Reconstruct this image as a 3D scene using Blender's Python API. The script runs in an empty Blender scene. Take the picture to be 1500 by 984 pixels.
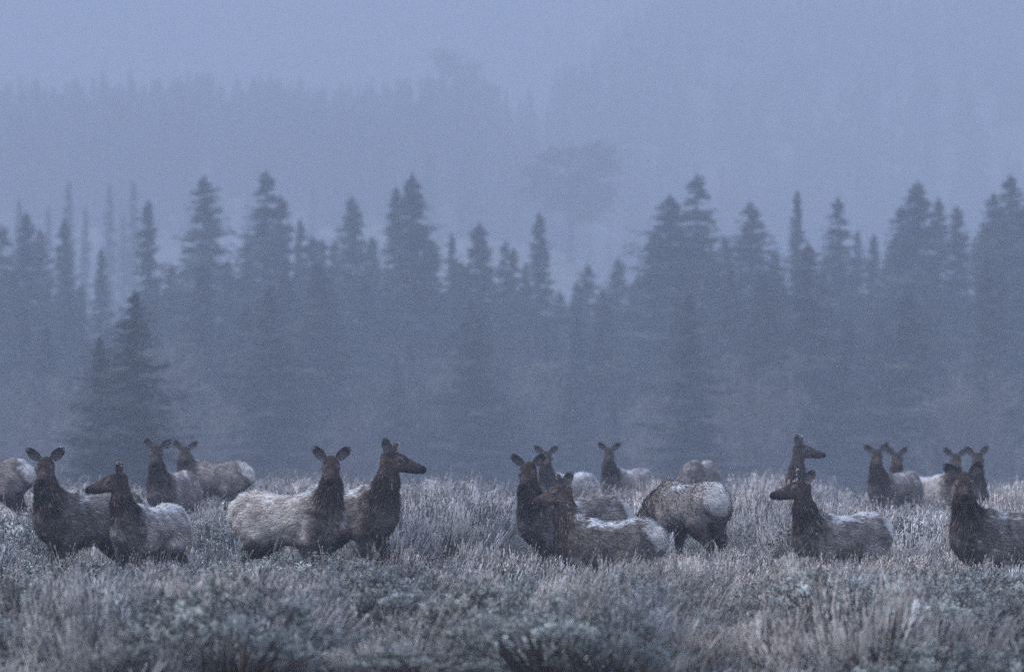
import bpy, math, random
import numpy as np
from mathutils import Vector

R = math.radians
sc = bpy.context.scene
random.seed(7)
rng = np.random.default_rng(7)

# ------------------------------------------------------------------ camera
F_PX, HC, YH = 7500.0, 1.91, 643.0        # focal length in photo pixels, eye height, horizon row
cam_d = bpy.data.cameras.new('camera')
cam = bpy.data.objects.new('camera', cam_d)
sc.collection.objects.link(cam)
cam_d.sensor_width = 36.0
cam_d.lens = 36.0 * F_PX / 1500.0
cam_d.clip_start, cam_d.clip_end = 1.0, 6000.0
cam.location = (0, 0, HC)
cam.rotation_euler = (R(90) + math.atan((YH - 492.0) / F_PX), 0, 0)
cam_d.dof.use_dof = True
cam_d.dof.focus_distance = 63.0
cam_d.dof.aperture_fstop = 2.4
sc.camera = cam

# ------------------------------------------------------------------ sky, sun, exposure
SUN_EL, SUN_AZ = R(50), R(-98)            # azimuth measured from +Y towards +X: left of the herd
world = bpy.data.worlds.new('World')
sc.world = world
world.use_nodes = True
nt = world.node_tree
nt.nodes.clear()
w_out = nt.nodes.new('ShaderNodeOutputWorld')
w_bg = nt.nodes.new('ShaderNodeBackground')
w_sky = nt.nodes.new('ShaderNodeTexSky')
w_sky.sky_type = 'NISHITA'
w_sky.sun_disc = False
w_sky.sun_elevation = SUN_EL
w_sky.sun_rotation = SUN_AZ
w_sky.dust_density = 2.0
w_mix = nt.nodes.new('ShaderNodeMix')
w_mix.data_type = 'RGBA'
w_mix.inputs[0].default_value = 0.92      # cloud cover hides most of the clear sky
w_mix.inputs[7].default_value = (4.4, 5.2, 7.15, 1)
nt.links.new(w_sky.outputs[0], w_mix.inputs[6])
nt.links.new(w_mix.outputs[2], w_bg.inputs[0])
w_bg.inputs[1].default_value = 0.085
nt.links.new(w_bg.outputs[0], w_out.inputs[0])

sun_d = bpy.data.lights.new('sun', 'SUN')
sun = bpy.data.objects.new('sun', sun_d)
sc.collection.objects.link(sun)
sun_d.energy = 1.5
sun_d.angle = R(28)
sun_d.color = (1.0, 0.97, 0.93)
to_sun = Vector((math.sin(SUN_AZ) * math.cos(SUN_EL), math.cos(SUN_AZ) * math.cos(SUN_EL), math.sin(SUN_EL)))
sun.rotation_euler = to_sun.to_track_quat('Z', 'Y').to_euler()

vs = sc.view_settings
vs.view_transform = 'Standard'
vs.look = 'None'
vs.exposure = 1.12
vs.gamma = 1.0
vs.use_curve_mapping = False
sc.cycles.use_denoising = False
sc.cycles.max_bounces = 5
sc.cycles.diffuse_bounces = 3
sc.cycles.volume_bounces = 1

# ------------------------------------------------------------------ helpers
def px_to_xy(px, s):
    """photo column and pixels-per-metre -> ground position"""
    return (px - 750.0) / s, F_PX / s

def new_mesh(name, V, Fc, col=None, smooth=True, normals=None):
    V = np.asarray(V, dtype=np.float32); Fc = np.asarray(Fc, dtype=np.int32)
    me = bpy.data.meshes.new(name)
    n, k = Fc.shape
    me.vertices.add(len(V)); me.vertices.foreach_set('co', V.ravel())
    me.loops.add(n * k); me.loops.foreach_set('vertex_index', Fc.ravel())
    me.polygons.add(n); me.polygons.foreach_set('loop_start', np.arange(0, n * k, k, dtype=np.int32))
    me.polygons.foreach_set('use_smooth', np.full(n, smooth, dtype=bool))
    me.update(calc_edges=True)
    if col is not None:
        a = me.color_attributes.new('Col', 'FLOAT_COLOR', 'POINT')
        c4 = np.ones((len(V), 4), dtype=np.float32); c4[:, :3] = np.clip(col, 0, 1)
        a.data.foreach_set('color', c4.ravel())
    if normals is not None:
        me.normals_split_custom_set_from_vertices(normals.tolist())
    return me

def link(o, parent=None):
    sc.collection.objects.link(o)
    if parent is not None:
        o.parent = parent
    return o

def mesh_obj(name, me, mat, parent=None):
    if mat is not None and not me.materials:
        me.materials.append(mat)
    return link(bpy.data.objects.new(name, me), parent)

def tag(o, label=None, cat=None, group=None, kind=None):
    if label: o['label'] = label
    if cat: o['category'] = cat
    if group: o['group'] = group
    if kind: o['kind'] = kind
    return o

def empty(name, loc, rz=0.0, scale=(1, 1, 1)):
    o = bpy.data.objects.new(name, None)
    o.empty_display_size = 0.3
    o.location = loc; o.rotation_euler = (0, 0, rz); o.scale = scale
    return link(o)

def hash3(i, j, k):
    h = (i.astype(np.int64) * 374761393 + j.astype(np.int64) * 668265263 + k.astype(np.int64) * 1274126177) & 0x7fffffff
    h = ((h ^ (h >> 13)) * 1103515245 + 12345) & 0x7fffffff
    return ((h ^ (h >> 16)) & 0xffff) / 65535.0

def noise3(P):
    i = np.floor(P).astype(np.int64); f = P - i; f = f * f * (3 - 2 * f)
    r = 0
    for a in (0, 1):
        for b in (0, 1):
            for c in (0, 1):
                w = (f[:, 0] if a else 1 - f[:, 0]) * (f[:, 1] if b else 1 - f[:, 1]) * (f[:, 2] if c else 1 - f[:, 2])
                r = r + w * hash3(i[:, 0] + a, i[:, 1] + b, i[:, 2] + c)
    return r

def sstep(a, b, x):
    t = np.clip((x - a) / (b - a), 0, 1)
    return t * t * (3 - 2 * t)

def material(name, rough=0.85, noise_scale=None, noise_amt=0.3, use_col=True, base=(0.2, 0.2, 0.2), spec=0.2, obj_random=0.0, bump=0.0, trans=0.0):
    m = bpy.data.materials.new(name); m.use_nodes = True
    t = m.node_tree; b = t.nodes['Principled BSDF']
    b.inputs['Roughness'].default_value = rough
    b.inputs['Specular IOR Level'].default_value = spec
    if use_col:
        a = t.nodes.new('ShaderNodeAttribute'); a.attribute_name = 'Col'; src = a.outputs['Color']
    else:
        a = t.nodes.new('ShaderNodeRGB'); a.outputs[0].default_value = (*base, 1); src = a.outputs[0]
    def mult(src, val):
        mx = t.nodes.new('ShaderNodeVectorMath'); mx.operation = 'SCALE'
        t.links.new(src, mx.inputs[0]); t.links.new(val, mx.inputs['Scale'])
        return mx.outputs[0]
    if noise_scale:
        tc = t.nodes.new('ShaderNodeTexCoord'); n = t.nodes.new('ShaderNodeTexNoise')
        n.inputs['Scale'].default_value = noise_scale; n.inputs['Detail'].default_value = 5
        t.links.new(tc.outputs['Object'], n.inputs['Vector'])
        mr = t.nodes.new('ShaderNodeMapRange'); mr.inputs[1].default_value = 0.3; mr.inputs[2].default_value = 0.7
        mr.inputs[3].default_value = 1 - noise_amt; mr.inputs[4].default_value = 1 + noise_amt
        t.links.new(n.outputs[0], mr.inputs[0]); src = mult(src, mr.outputs[0])
        if bump:
            bp = t.nodes.new('ShaderNodeBump'); bp.inputs['Strength'].default_value = bump; bp.inputs['Distance'].default_value = 0.02
            t.links.new(n.outputs[0], bp.inputs['Height']); t.links.new(bp.outputs[0], b.inputs['Normal'])
    if obj_random:
        oi = t.nodes.new('ShaderNodeObjectInfo')
        mr = t.nodes.new('ShaderNodeMapRange'); mr.inputs[3].default_value = 1 - obj_random; mr.inputs[4].default_value = 1 + obj_random
        t.links.new(oi.outputs['Random'], mr.inputs[0]); src = mult(src, mr.outputs[0])
    t.links.new(src, b.inputs['Base Color'])
    return m

M = {
    'coat': material('elk_coat', 0.9, 34, 0.28, bump=0.35, spec=0.12),
    'fur': material('elk_fur', 0.9, spec=0.1),
    'eye': material('elk_eye', 0.12, use_col=False, base=(0.01, 0.008, 0.007), spec=0.6),
    'leaf': material('sage_leaf', 0.85, spec=0.15, obj_random=0.26),
    'wood': material('sage_wood', 0.9, 30, 0.35, spec=0.1),
    'straw': material('dry_grass', 0.8, spec=0.2, obj_random=0.12),
    'needles': material('spruce_needles', 0.85, spec=0.2, obj_random=0.18),
    'bark': material('bark', 0.9, 8, 0.35, spec=0.1),
    'twigs': material('bare_twigs', 0.9, spec=0.1, obj_random=0.1),
    'ground': material('ground_soil', 0.95, 3.0, 0.35, spec=0.05),
}

# ------------------------------------------------------------------ elk definitions (measured from the photograph)
# px,py: head top (or hip top for grazing ones); s: pixels per metre; fb/fh: body / head bearing (0 = towards camera, 90 = photo right)
ELK = [
    dict(k='A', px=22, py=672, s=90, fb=-112, graze=1, tone=.35, snow=.25, label='grey brown elk rump with its head hidden, beside the dark staring elk', vox=.022),
    dict(k='B', px=68, py=668, s=125, fb=-58, fh=-4, pitch=-29, tone=.22, snow=.25, label='dark elk staring ahead, standing behind the small elk in profile'),
    dict(k='C', px=176, py=692, s=128, fb=-32, fh=-84, pitch=-17, size=.88, tone=.60, snow=.75, ear=(40, 28), label='small pale elk in profile before a dark one, snow on its back'),
    dict(k='D', px=230, py=652, s=92, fb=-22, fh=-2, pitch=-30, tone=.35, snow=.2, vox=.020, label='dark headed elk facing ahead, its ear touching its neighbour\'s ear'),
    dict(k='E', px=271, py=653, s=80, fb=-112, fh=6, pitch=-28, tone=.38, snow=.35, zp=1.52, vox=.020, label='elk looking back over its brown body, white rump edge showing'),
    dict(k='F', px=485, py=667, s=125, fb=63, fh=0, pitch=-29, tone=.80, snow=.5, label='pale flanked elk with white rump edge, head turned to face ahead'),
    dict(k='G', px=570, py=660, s=122, fb=50, fh=82, pitch=-17, tone=.24, snow=.6, ear=(30, 34), earf=(.45, -.45), label='elk with raised head in profile, snowy withers, beside the pale elk'),
    dict(k='H', px=775, py=676, s=118, fb=-68, fh=-12, pitch=-30, tone=.30, snow=.25, face=.85, label='dark elk facing ahead behind the lower elk in profile'),
    dict(k='I', px=800, py=660, s=77, fb=-46, fh=4, pitch=-26, tone=.80, snow=.7, vox=.021, label='pale backed elk with raised ears behind the dark elk'),
    dict(k='J', px=826, py=708, s=122, fb=-116, fh=-72, pitch=-20, tone=.22, snow=.75, ear=(34, 34), earf=(-.5, .05), size=.96, face=1.7, label='dark shaggy elk in profile with bright white rump stripe'),
    dict(k='K', px=892, py=655, s=74, fb=-40, fh=0, pitch=-28, tone=.62, snow=.4, vox=.021, label='small distant elk with slender neck and pale rounded back'),
    dict(k='L', px=1040, py=706, s=110, fb=-142, graze=1, patch=1.35, tone=.55, snow=.5, label='shaggy grazing elk turned away with large white rump patch'),
    dict(k='M', px=1036, py=676, s=76, fb=-22, graze=1, tone=.32, snow=.25, vox=.022, label='rounded brown elk back showing behind the grazing white rumped elk'),
    dict(k='N', px=1176, py=703, s=120, fb=-58, fh=-70, pitch=-13, tone=.42, snow=.6, ear=(34, 30), earf=(-.75, -.05), size=.95, label='elk with lifted nose in profile, grey body alone among the sage'),
    dict(k='O', px=1170, py=650, s=86, fb=2, fh=80, pitch=-12, zp=1.80, tone=.12, snow=.2, ear=(24, 34), earf=(.35, -.25), vox=.020, label='elk head in profile rising out of a tall sage mound'),
    dict(k='P', px=1284, py=657, s=79, fb=-40, fh=-2, pitch=-30, tone=.38, snow=.25, vox=.020, label='grey brown elk facing ahead with pale chest edge, ear overlapping another'),
    dict(k='Q', px=1313, py=662, s=74, fb=-14, fh=8, pitch=-26, tone=.30, snow=.2, vox=.021, label='dark elk head peeking over the back of a grey brown elk'),
    dict(k='S', px=1399, py=663, s=76, fb=58, fh=2, pitch=-28, tone=.95, snow=.6, vox=.021, label='elk with very pale whitish flank behind the big shaggy elk'),
    dict(k='T', px=1431, py=662, s=80, fb=6, fh=4, pitch=-26, tone=.25, snow=.2, vox=.020, label='dark necked elk right behind the big shaggy elk\'s head'),
    dict(k='U', px=1412, py=690, s=130, fb=-66, fh=-4, pitch=-28, tone=.26, snow=.3, label='big shaggy brown elk with long neck standing before two dark heads'),
]

TORSO = [(-.74, 1.10, .065, .095), (-.67, 1.08, .14, .19), (-.53, 1.07, .20, .255), (-.35, 1.065, .215, .26), (-.11, 1.02, .25, .28),
         (.14, 1.005, .26, .30), (.34, 1.015, .225, .315), (.49, 1.03, .18, .28), (.60, 1.04, .125, .195)]     # x, z, half width, half height
HEAD = [(-.03, .0, .078, .088), (.06, .004, .104, .102), (.15, .0, .096, .096), (.25, -.004, .068, .074), (.35, -.006, .053, .060), (.425, -.006, .050, .053)]

def norm(v):
    v = np.asarray(v, float); return v / np.linalg.norm(v)

def elk_skeleton(e):
    """primitives: A, B, (lat,vert) radii at A and B, lateral axis, blend, part"""
    P = []
    ylat = np.array([0, 1., 0])
    def seg(A, B, ra, rb, lat, k, part):
        P.append((np.array(A, float), np.array(B, float), ra, rb, np.array(lat, float), k, part))
    for a, b in zip(TORSO[:-1], TORSO[1:]):
        seg((a[0], 0, a[1]), (b[0], 0, b[1]), a[2:], b[2:], ylat, .03, 'torso')
    seg((.22, 0, 1.25), (.42, 0, 1.25), (.10, .10), (.11, .10), ylat, .06, 'torso')       # withers
    seg((-.56, 0, 1.24), (-.38, 0, 1.25), (.12, .10), (.12, .10), ylat, .06, 'torso')     # hip
    if e.get('graze'):
        psi, pit = 0.0, R(-62)
        poll = np.array([1.12, 0, .62])
        n0, n1 = np.array([.42, 0, 1.02]), np.array([.66, 0, .98])
    else:
        psi, pit = R(e['fh'] - e['fb']), R(e['pitch'])
        n0, n1 = np.array([.38, 0, 1.06]), np.array([.50, 0, 1.20])
        rr = e.get('reach', .09)
        poll = n1 + np.array([rr * math.cos(.45 * psi), rr * math.sin(.45 * psi), 0])
        poll[2] = e.get('zp', 1.68)
    n2 = n1 * .5 + poll * .5 + np.array([.035, 0, -.01])
    pts = [n0, n1, n2, poll]
    rad = [(.19, .26), (.155, .195), (.108, .134), (.080, .098)]
    for i in range(3):
        w = norm(pts[i + 1] - pts[i])
        q = .45 * psi * (i + 1) / 3
        lat = np.array([-math.sin(q), math.cos(q), 0]); lat = norm(lat - w * lat.dot(w))
        seg(pts[i], pts[i + 1], rad[i], rad[i + 1], lat, .07, 'neck')
    seg(n0 + [.06, 0, -.12], n2 + [.045 * math.cos(.4 * psi), .045 * math.sin(.4 * psi), -.06], (.13, .13), (.085, .085), ylat, .06, 'neck')   # throat mane
    hd = np.array([math.cos(psi) * math.cos(pit), math.sin(psi) * math.cos(pit), math.sin(pit)])
    u = np.array([-math.sin(psi), math.cos(psi), 0]); v = np.cross(hd, u)
    hp = lambda t, o, l=0.: poll + hd * t + v * o + u * l
    for a, b in zip(HEAD[:-1], HEAD[1:]):
        seg(hp(a[0], a[1]), hp(b[0], b[1]), a[2:], b[2:], u, .02, 'head')
    seg(hp(.08, -.065), hp(.36, -.042), (.060, .055), (.034, .03), u, .03, 'head')        # jaw
    for sgn in (1, -1):
        seg(hp(.115, .045, sgn * .078), hp(.16, .035, sgn * .076), (.028, .026), (.024, .022), u, .02, 'head')   # brow
    for sgn in (1, -1):
        g = (sgn * .05 if (sgn > 0) else -.03)
        y = sgn
        fl = [(.40, .13 * y, .98), (.33, .155 * y, .78), (.40 + g, .135 * y, .43), (.39 + g, .135 * y, .10), (.44 + g, .135 * y, .03)]
        fr = [(.11, .15), (.085, .11), (.05, .055), (.036, .04), (.048, .045)]
        for i in range(4):
            w = norm(np.array(fl[i + 1]) - np.array(fl[i])); lat = norm(ylat - w * ylat.dot(w))
            seg(fl[i], fl[i + 1], fr[i], fr[i + 1], lat, .05 if i == 0 else .02, 'leg')
        g = -g * .8
        hl = [(-.47, .12 * y, 1.02), (-.33, .165 * y, .80), (-.58 + g, .14 * y, .50), (-.55 + g, .14 * y, .10), (-.50 + g, .14 * y, .03)]
        hr = [(.16, .22), (.115, .16), (.05, .065), (.037, .042), (.048, .045)]
        for i in range(4):
            w = norm(np.array(hl[i + 1]) - np.array(hl[i])); lat = norm(ylat - w * ylat.dot(w))
            seg(hl[i], hl[i + 1], hr[i], hr[i + 1], lat, .05 if i == 0 else .02, 'leg')
    seg((-.74, 0, 1.16), (-.81, 0, 1.02), (.035, .03), (.028, .02), ylat, .02, 'torso')   # short tail
    return P, dict(poll=poll, hd=hd, u=u, v=v, hp=hp, n1=n1, n2=n2)

def seg_val(p, Q):
    A, B, ra, rb, lat, k, part = p
    ab = B - A; L2 = ab.dot(ab)
    w = ab / math.sqrt(L2); u = norm(lat - w * lat.dot(w)); v = np.cross(w, u)
    d = Q - A
    t = np.clip(d @ ab / L2, 0, 1)
    q = d - t[:, None] * ab
    ru = ra[0] + (rb[0] - ra[0]) * t; rv = ra[1] + (rb[1] - ra[1]) * t; rm = np.minimum(ru, rv)
    return (np.sqrt((q @ u / ru) ** 2 + (q @ v / rv) ** 2 + (q @ w / rm) ** 2) - 1) * rm

def surface_nets(Fv, org, h):
    neg = Fv < 0
    nx, ny, nz = Fv.shape
    c = np.zeros((nx - 1, ny - 1, nz - 1), dtype=np.int8)
    for a in (0, 1):
        for b in (0, 1):
            for d in (0, 1):
                c += neg[a:nx - 1 + a, b:ny - 1 + b, d:nz - 1 + d]
    act = np.argwhere((c > 0) & (c < 8))
    idx = -np.ones(c.shape, dtype=np.int64); idx[act[:, 0], act[:, 1], act[:, 2]] = np.arange(len(act))
    acc = np.zeros((len(act), 3)); cnt = np.zeros(len(act))
    corners = [(a, b, d) for a in (0, 1) for b in (0, 1) for d in (0, 1)]
    for p in corners:
        for ax in range(3):
            if p[ax]: continue
            q = list(p); q[ax] = 1
            f0 = Fv[act[:, 0] + p[0], act[:, 1] + p[1], act[:, 2] + p[2]]
            f1 = Fv[act[:, 0] + q[0], act[:, 1] + q[1], act[:, 2] + q[2]]
            m = (f0 < 0) != (f1 < 0)
            t = np.where(m, f0 / np.where(m, f0 - f1, 1), 0)
            pt = np.tile(np.array(p, float), (len(act), 1)); pt[:, ax] += t
            acc[m] += pt[m]; cnt[m] += 1
    V = (act + acc / cnt[:, None]) * h + org
    quads = []
    for ax in range(3):
        b, d = (ax + 1) % 3, (ax + 2) % 3
        s0 = [slice(None)] * 3; s1 = [slice(None)] * 3
        s0[ax] = slice(0, -1); s1[ax] = slice(1, None)
        n0, n1 = neg[tuple(s0)], neg[tuple(s1)]
        e = np.argwhere(n0 != n1)
        e = e[(e[:, b] > 0) & (e[:, d] > 0)]
        flip = neg[tuple(e.T)]
        def cell(ob, od):
            q = e.copy(); q[:, b] -= ob; q[:, d] -= od
            return idx[q[:, 0], q[:, 1], q[:, 2]]
        Q = np.stack([cell(0, 0), cell(1, 0), cell(1, 1), cell(0, 1)], 1)
        Q[~flip] = Q[~flip][:, ::-1]
        quads.append(Q[:, ::-1] if False else Q)
    Q = np.concatenate(quads)
    return V, Q[(Q >= 0).all(1)]

def vert_normals(V, Q):
    n = np.zeros_like(V)
    fn = np.cross(V[Q[:, 2]] - V[Q[:, 0]], V[Q[:, 3 if Q.shape[1] == 4 else 1]] - V[Q[:, 1 if Q.shape[1] == 4 else 0]])
    for i in range(Q.shape[1]):
        np.add.at(n, Q[:, i], fn)
    return n / np.maximum(np.linalg.norm(n, axis=1, keepdims=True), 1e-9)

def make_ear(S, sgn, ang, rs, fwd=-.12, outw=.15):
    u, v, hd, hp = S['u'], S['v'], S['hd'], S['hp']
    base = hp(-.012, .062, sgn * .072)
    a = R(ang)
    ax = norm(u * sgn * math.sin(a) + v * math.cos(a) + hd * fwd)
    facing = norm(hd * .9 + u * sgn * outw - ax * (hd * .9 + u * sgn * outw).dot(ax))
    side = np.cross(ax, facing)
    L, N, K = .20, 11, 9
    layers = []
    for off in (0.0, .010):
        g = []
        for i in range(N):
            t = i / (N - 1)
            w = .068 * math.sin(math.pi * (.12 + .80 * t)) ** .65 * (1 if t < .95 else .55)
            for j in range(K):
                th = (j / (K - 1) * 2 - 1) * 1.25
                edge = 1 - abs(j / (K - 1) * 2 - 1) ** 3
                g.append(base + ax * (t * L) + side * w * math.sin(th) / math.sin(1.25) + facing * (-(math.cos(th) - .3) * w * .8 * (1 - .4 * t) - off * edge * (1 if t < 1 else 0)) - hd * .03 * t * t)
        layers.append(np.array(g))
    V = np.concatenate(layers)
    Q = []
    n1 = N * K
    for i in range(N - 1):
        for j in range(K - 1):
            q = [i * K + j, i * K + j + 1, (i + 1) * K + j + 1, (i + 1) * K + j]
            Q.append(q if sgn > 0 else q[::-1])
            Q.append([n1 + x for x in (q[::-1] if sgn > 0 else q)])
    inner = np.tile([.085, .07, .065], (n1, 1)); outer = np.tile([.06, .047, .042], (n1, 1))
    jj = np.abs(np.tile(np.arange(K), N) / (K - 1) * 2 - 1); ii = np.repeat(np.arange(N), K) / (N - 1)
    tuft = (jj < .8) & (ii < .6)
    inner[tuft] = [.16, .135, .125]
    inner[(jj > .85)] = [.05, .04, .037]
    rim = ((ii > .86) | (jj > .95)) & (rs.random(n1) < .75) & (ii > .45)
    inner[rim] = [.38, .37, .38]; outer[rim] = [.34, .33, .34]
    return V, np.array(Q), np.concatenate([inner, outer])

ANTS = {}
def solve_roots():
    for e in ELK:
        P, S = elk_skeleton(e)
        sz = e.get('size', 1.0)
        a = np.array([-.45, 0, 1.345]) if e.get('graze') else S['poll'] + np.array([0, 0, .10])
        a = a * sz
        rho = R(e['fb'] - 90)
        X, Y = px_to_xy(e['px'], e['s'])
        Z = HC - (e['py'] - YH) / e['s']
        c, s_ = math.cos(rho), math.sin(rho)
        e['root'] = np.array([X - (c * a[0] - s_ * a[1]), Y - (s_ * a[0] + c * a[1]), Z - a[2]])
        e['rho'], e['P'], e['S'], e['sz'] = rho, P, S, sz
solve_roots()
for e in ELK:
    print('elk', e['k'], np.round(e['root'], 2))

# ------------------------------------------------------------------ ground
CTRL = [(*e['root'][:2], e['root'][2]) for e in ELK]
for x, y, z in ((-9.2, 92, .25), (-6, 84, .15), (-1.2, 86, .12), (3.6, 88, .18), (9, 86, .1), (0.5, 74, .02)):
    CTRL.append((x, y, z))
CT = np.array(CTRL)
_sx, _sy = 2.0, 3.2
def _ker(x, y):
    return np.exp(-((x[:, None] - CT[None, :, 0]) / _sx) ** 2 / 2 - ((y[:, None] - CT[None, :, 1]) / _sy) ** 2 / 2)
def roll(x, y):
    return (noise3(np.stack([x * .50, y * .30, x * 0], 1)) - .5) * .50
CW = np.linalg.solve(_ker(CT[:, 0], CT[:, 1]) + .04 * np.eye(len(CT)), CT[:, 2] - roll(CT[:, 0], CT[:, 1]))

def ground_z(x, y):
    x = np.atleast_1d(np.asarray(x, float)); y = np.atleast_1d(np.asarray(y, float))
    z = _ker(x, y) @ CW
    z = z + roll(x, y)
    edge = sstep(104, 150, y)
    z = z * (1 - edge) - 5.5 * edge
    z = z + (noise3(np.stack([x * .02, y * .02, x * 0 + 3], 1)) - .5) * 3 * sstep(170, 360, y)
    S_ = sstep(-40, 90, x)
    y0, y1 = 820 + 350 * S_, 1740 + 900 * S_
    r1 = 103 + 11 * sstep(-45, -5, x) + 100 * sstep(-10, 90, x) + (noise3(np.stack([x * .02, y * .004, x * 0 + 9], 1)) - .5) * 9
    t = np.clip((y - y0) / (y1 - y0), 0, 1)
    z = z + r1 * t * t * (3 - 2 * t)
    z = z + 38 * np.exp(-((x - 12.5) / 34) ** 2 / 2 - ((y - 1110) / 130) ** 2 / 2)
    return z

def build_ground():
    ys = np.concatenate([np.arange(-120, 30, 10), np.arange(30, 120, .75), np.arange(120, 420, 6), np.arange(420, 2800, 20), np.arange(2800, 3801, 100)])
    xs = np.concatenate([np.arange(-1900, -240, 80), np.arange(-240, -24, 6), np.arange(-24, 24, .75), np.arange(24, 240, 6), np.arange(240, 1901, 80)])
    X, Y = np.meshgrid(xs, ys); x, y = X.ravel(), Y.ravel()
    z = ground_z(x, y)
    V = np.stack([x, y, z], 1)
    ny, nx = X.shape
    i = (np.arange(ny - 1)[:, None] * nx + np.arange(nx - 1)[None, :]).ravel()
    Q = np.stack([i, i + 1, i + nx + 1, i + nx], 1)
    n = noise3(np.stack([x * .5, y * .5, x * 0], 1))[:, None]
    soil = np.array([.075, .065, .058]) * (1 - n) + np.array([.13, .115, .10]) * n
    snow = np.array([.42, .44, .47])  # snowy meadow tone, its paleness also paints in mist low on the slopes
    f = (sstep(150, 240, y) * .55)[:, None] * (0.4 + .6 * noise3(np.stack([x * .06, y * .06, x * 0 + 2], 1)))[:, None]
    col = soil * (1 - f) + snow * f
    o = mesh_obj('ground', new_mesh('ground', V, Q, col), M['ground'])
    tag(o, kind='structure')
build_ground()

# ------------------------------------------------------------------ elk meshes
eye_me = None
def eye_mesh():
    V, Q = [], []
    n, m = 6, 8
    for i in range(n + 1):
        for j in range(m):
            a, b = math.pi * i / n, 2 * math.pi * j / m
            V.append((.023 * math.sin(a) * math.cos(b), .023 * math.sin(a) * math.sin(b), .023 * math.cos(a)))
    for i in range(n):
        for j in range(m):
            Q.append((i * m + j, (i + 1) * m + j, (i + 1) * m + (j + 1) % m, i * m + (j + 1) % m))
    return new_mesh('eye', V, Q)

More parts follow.
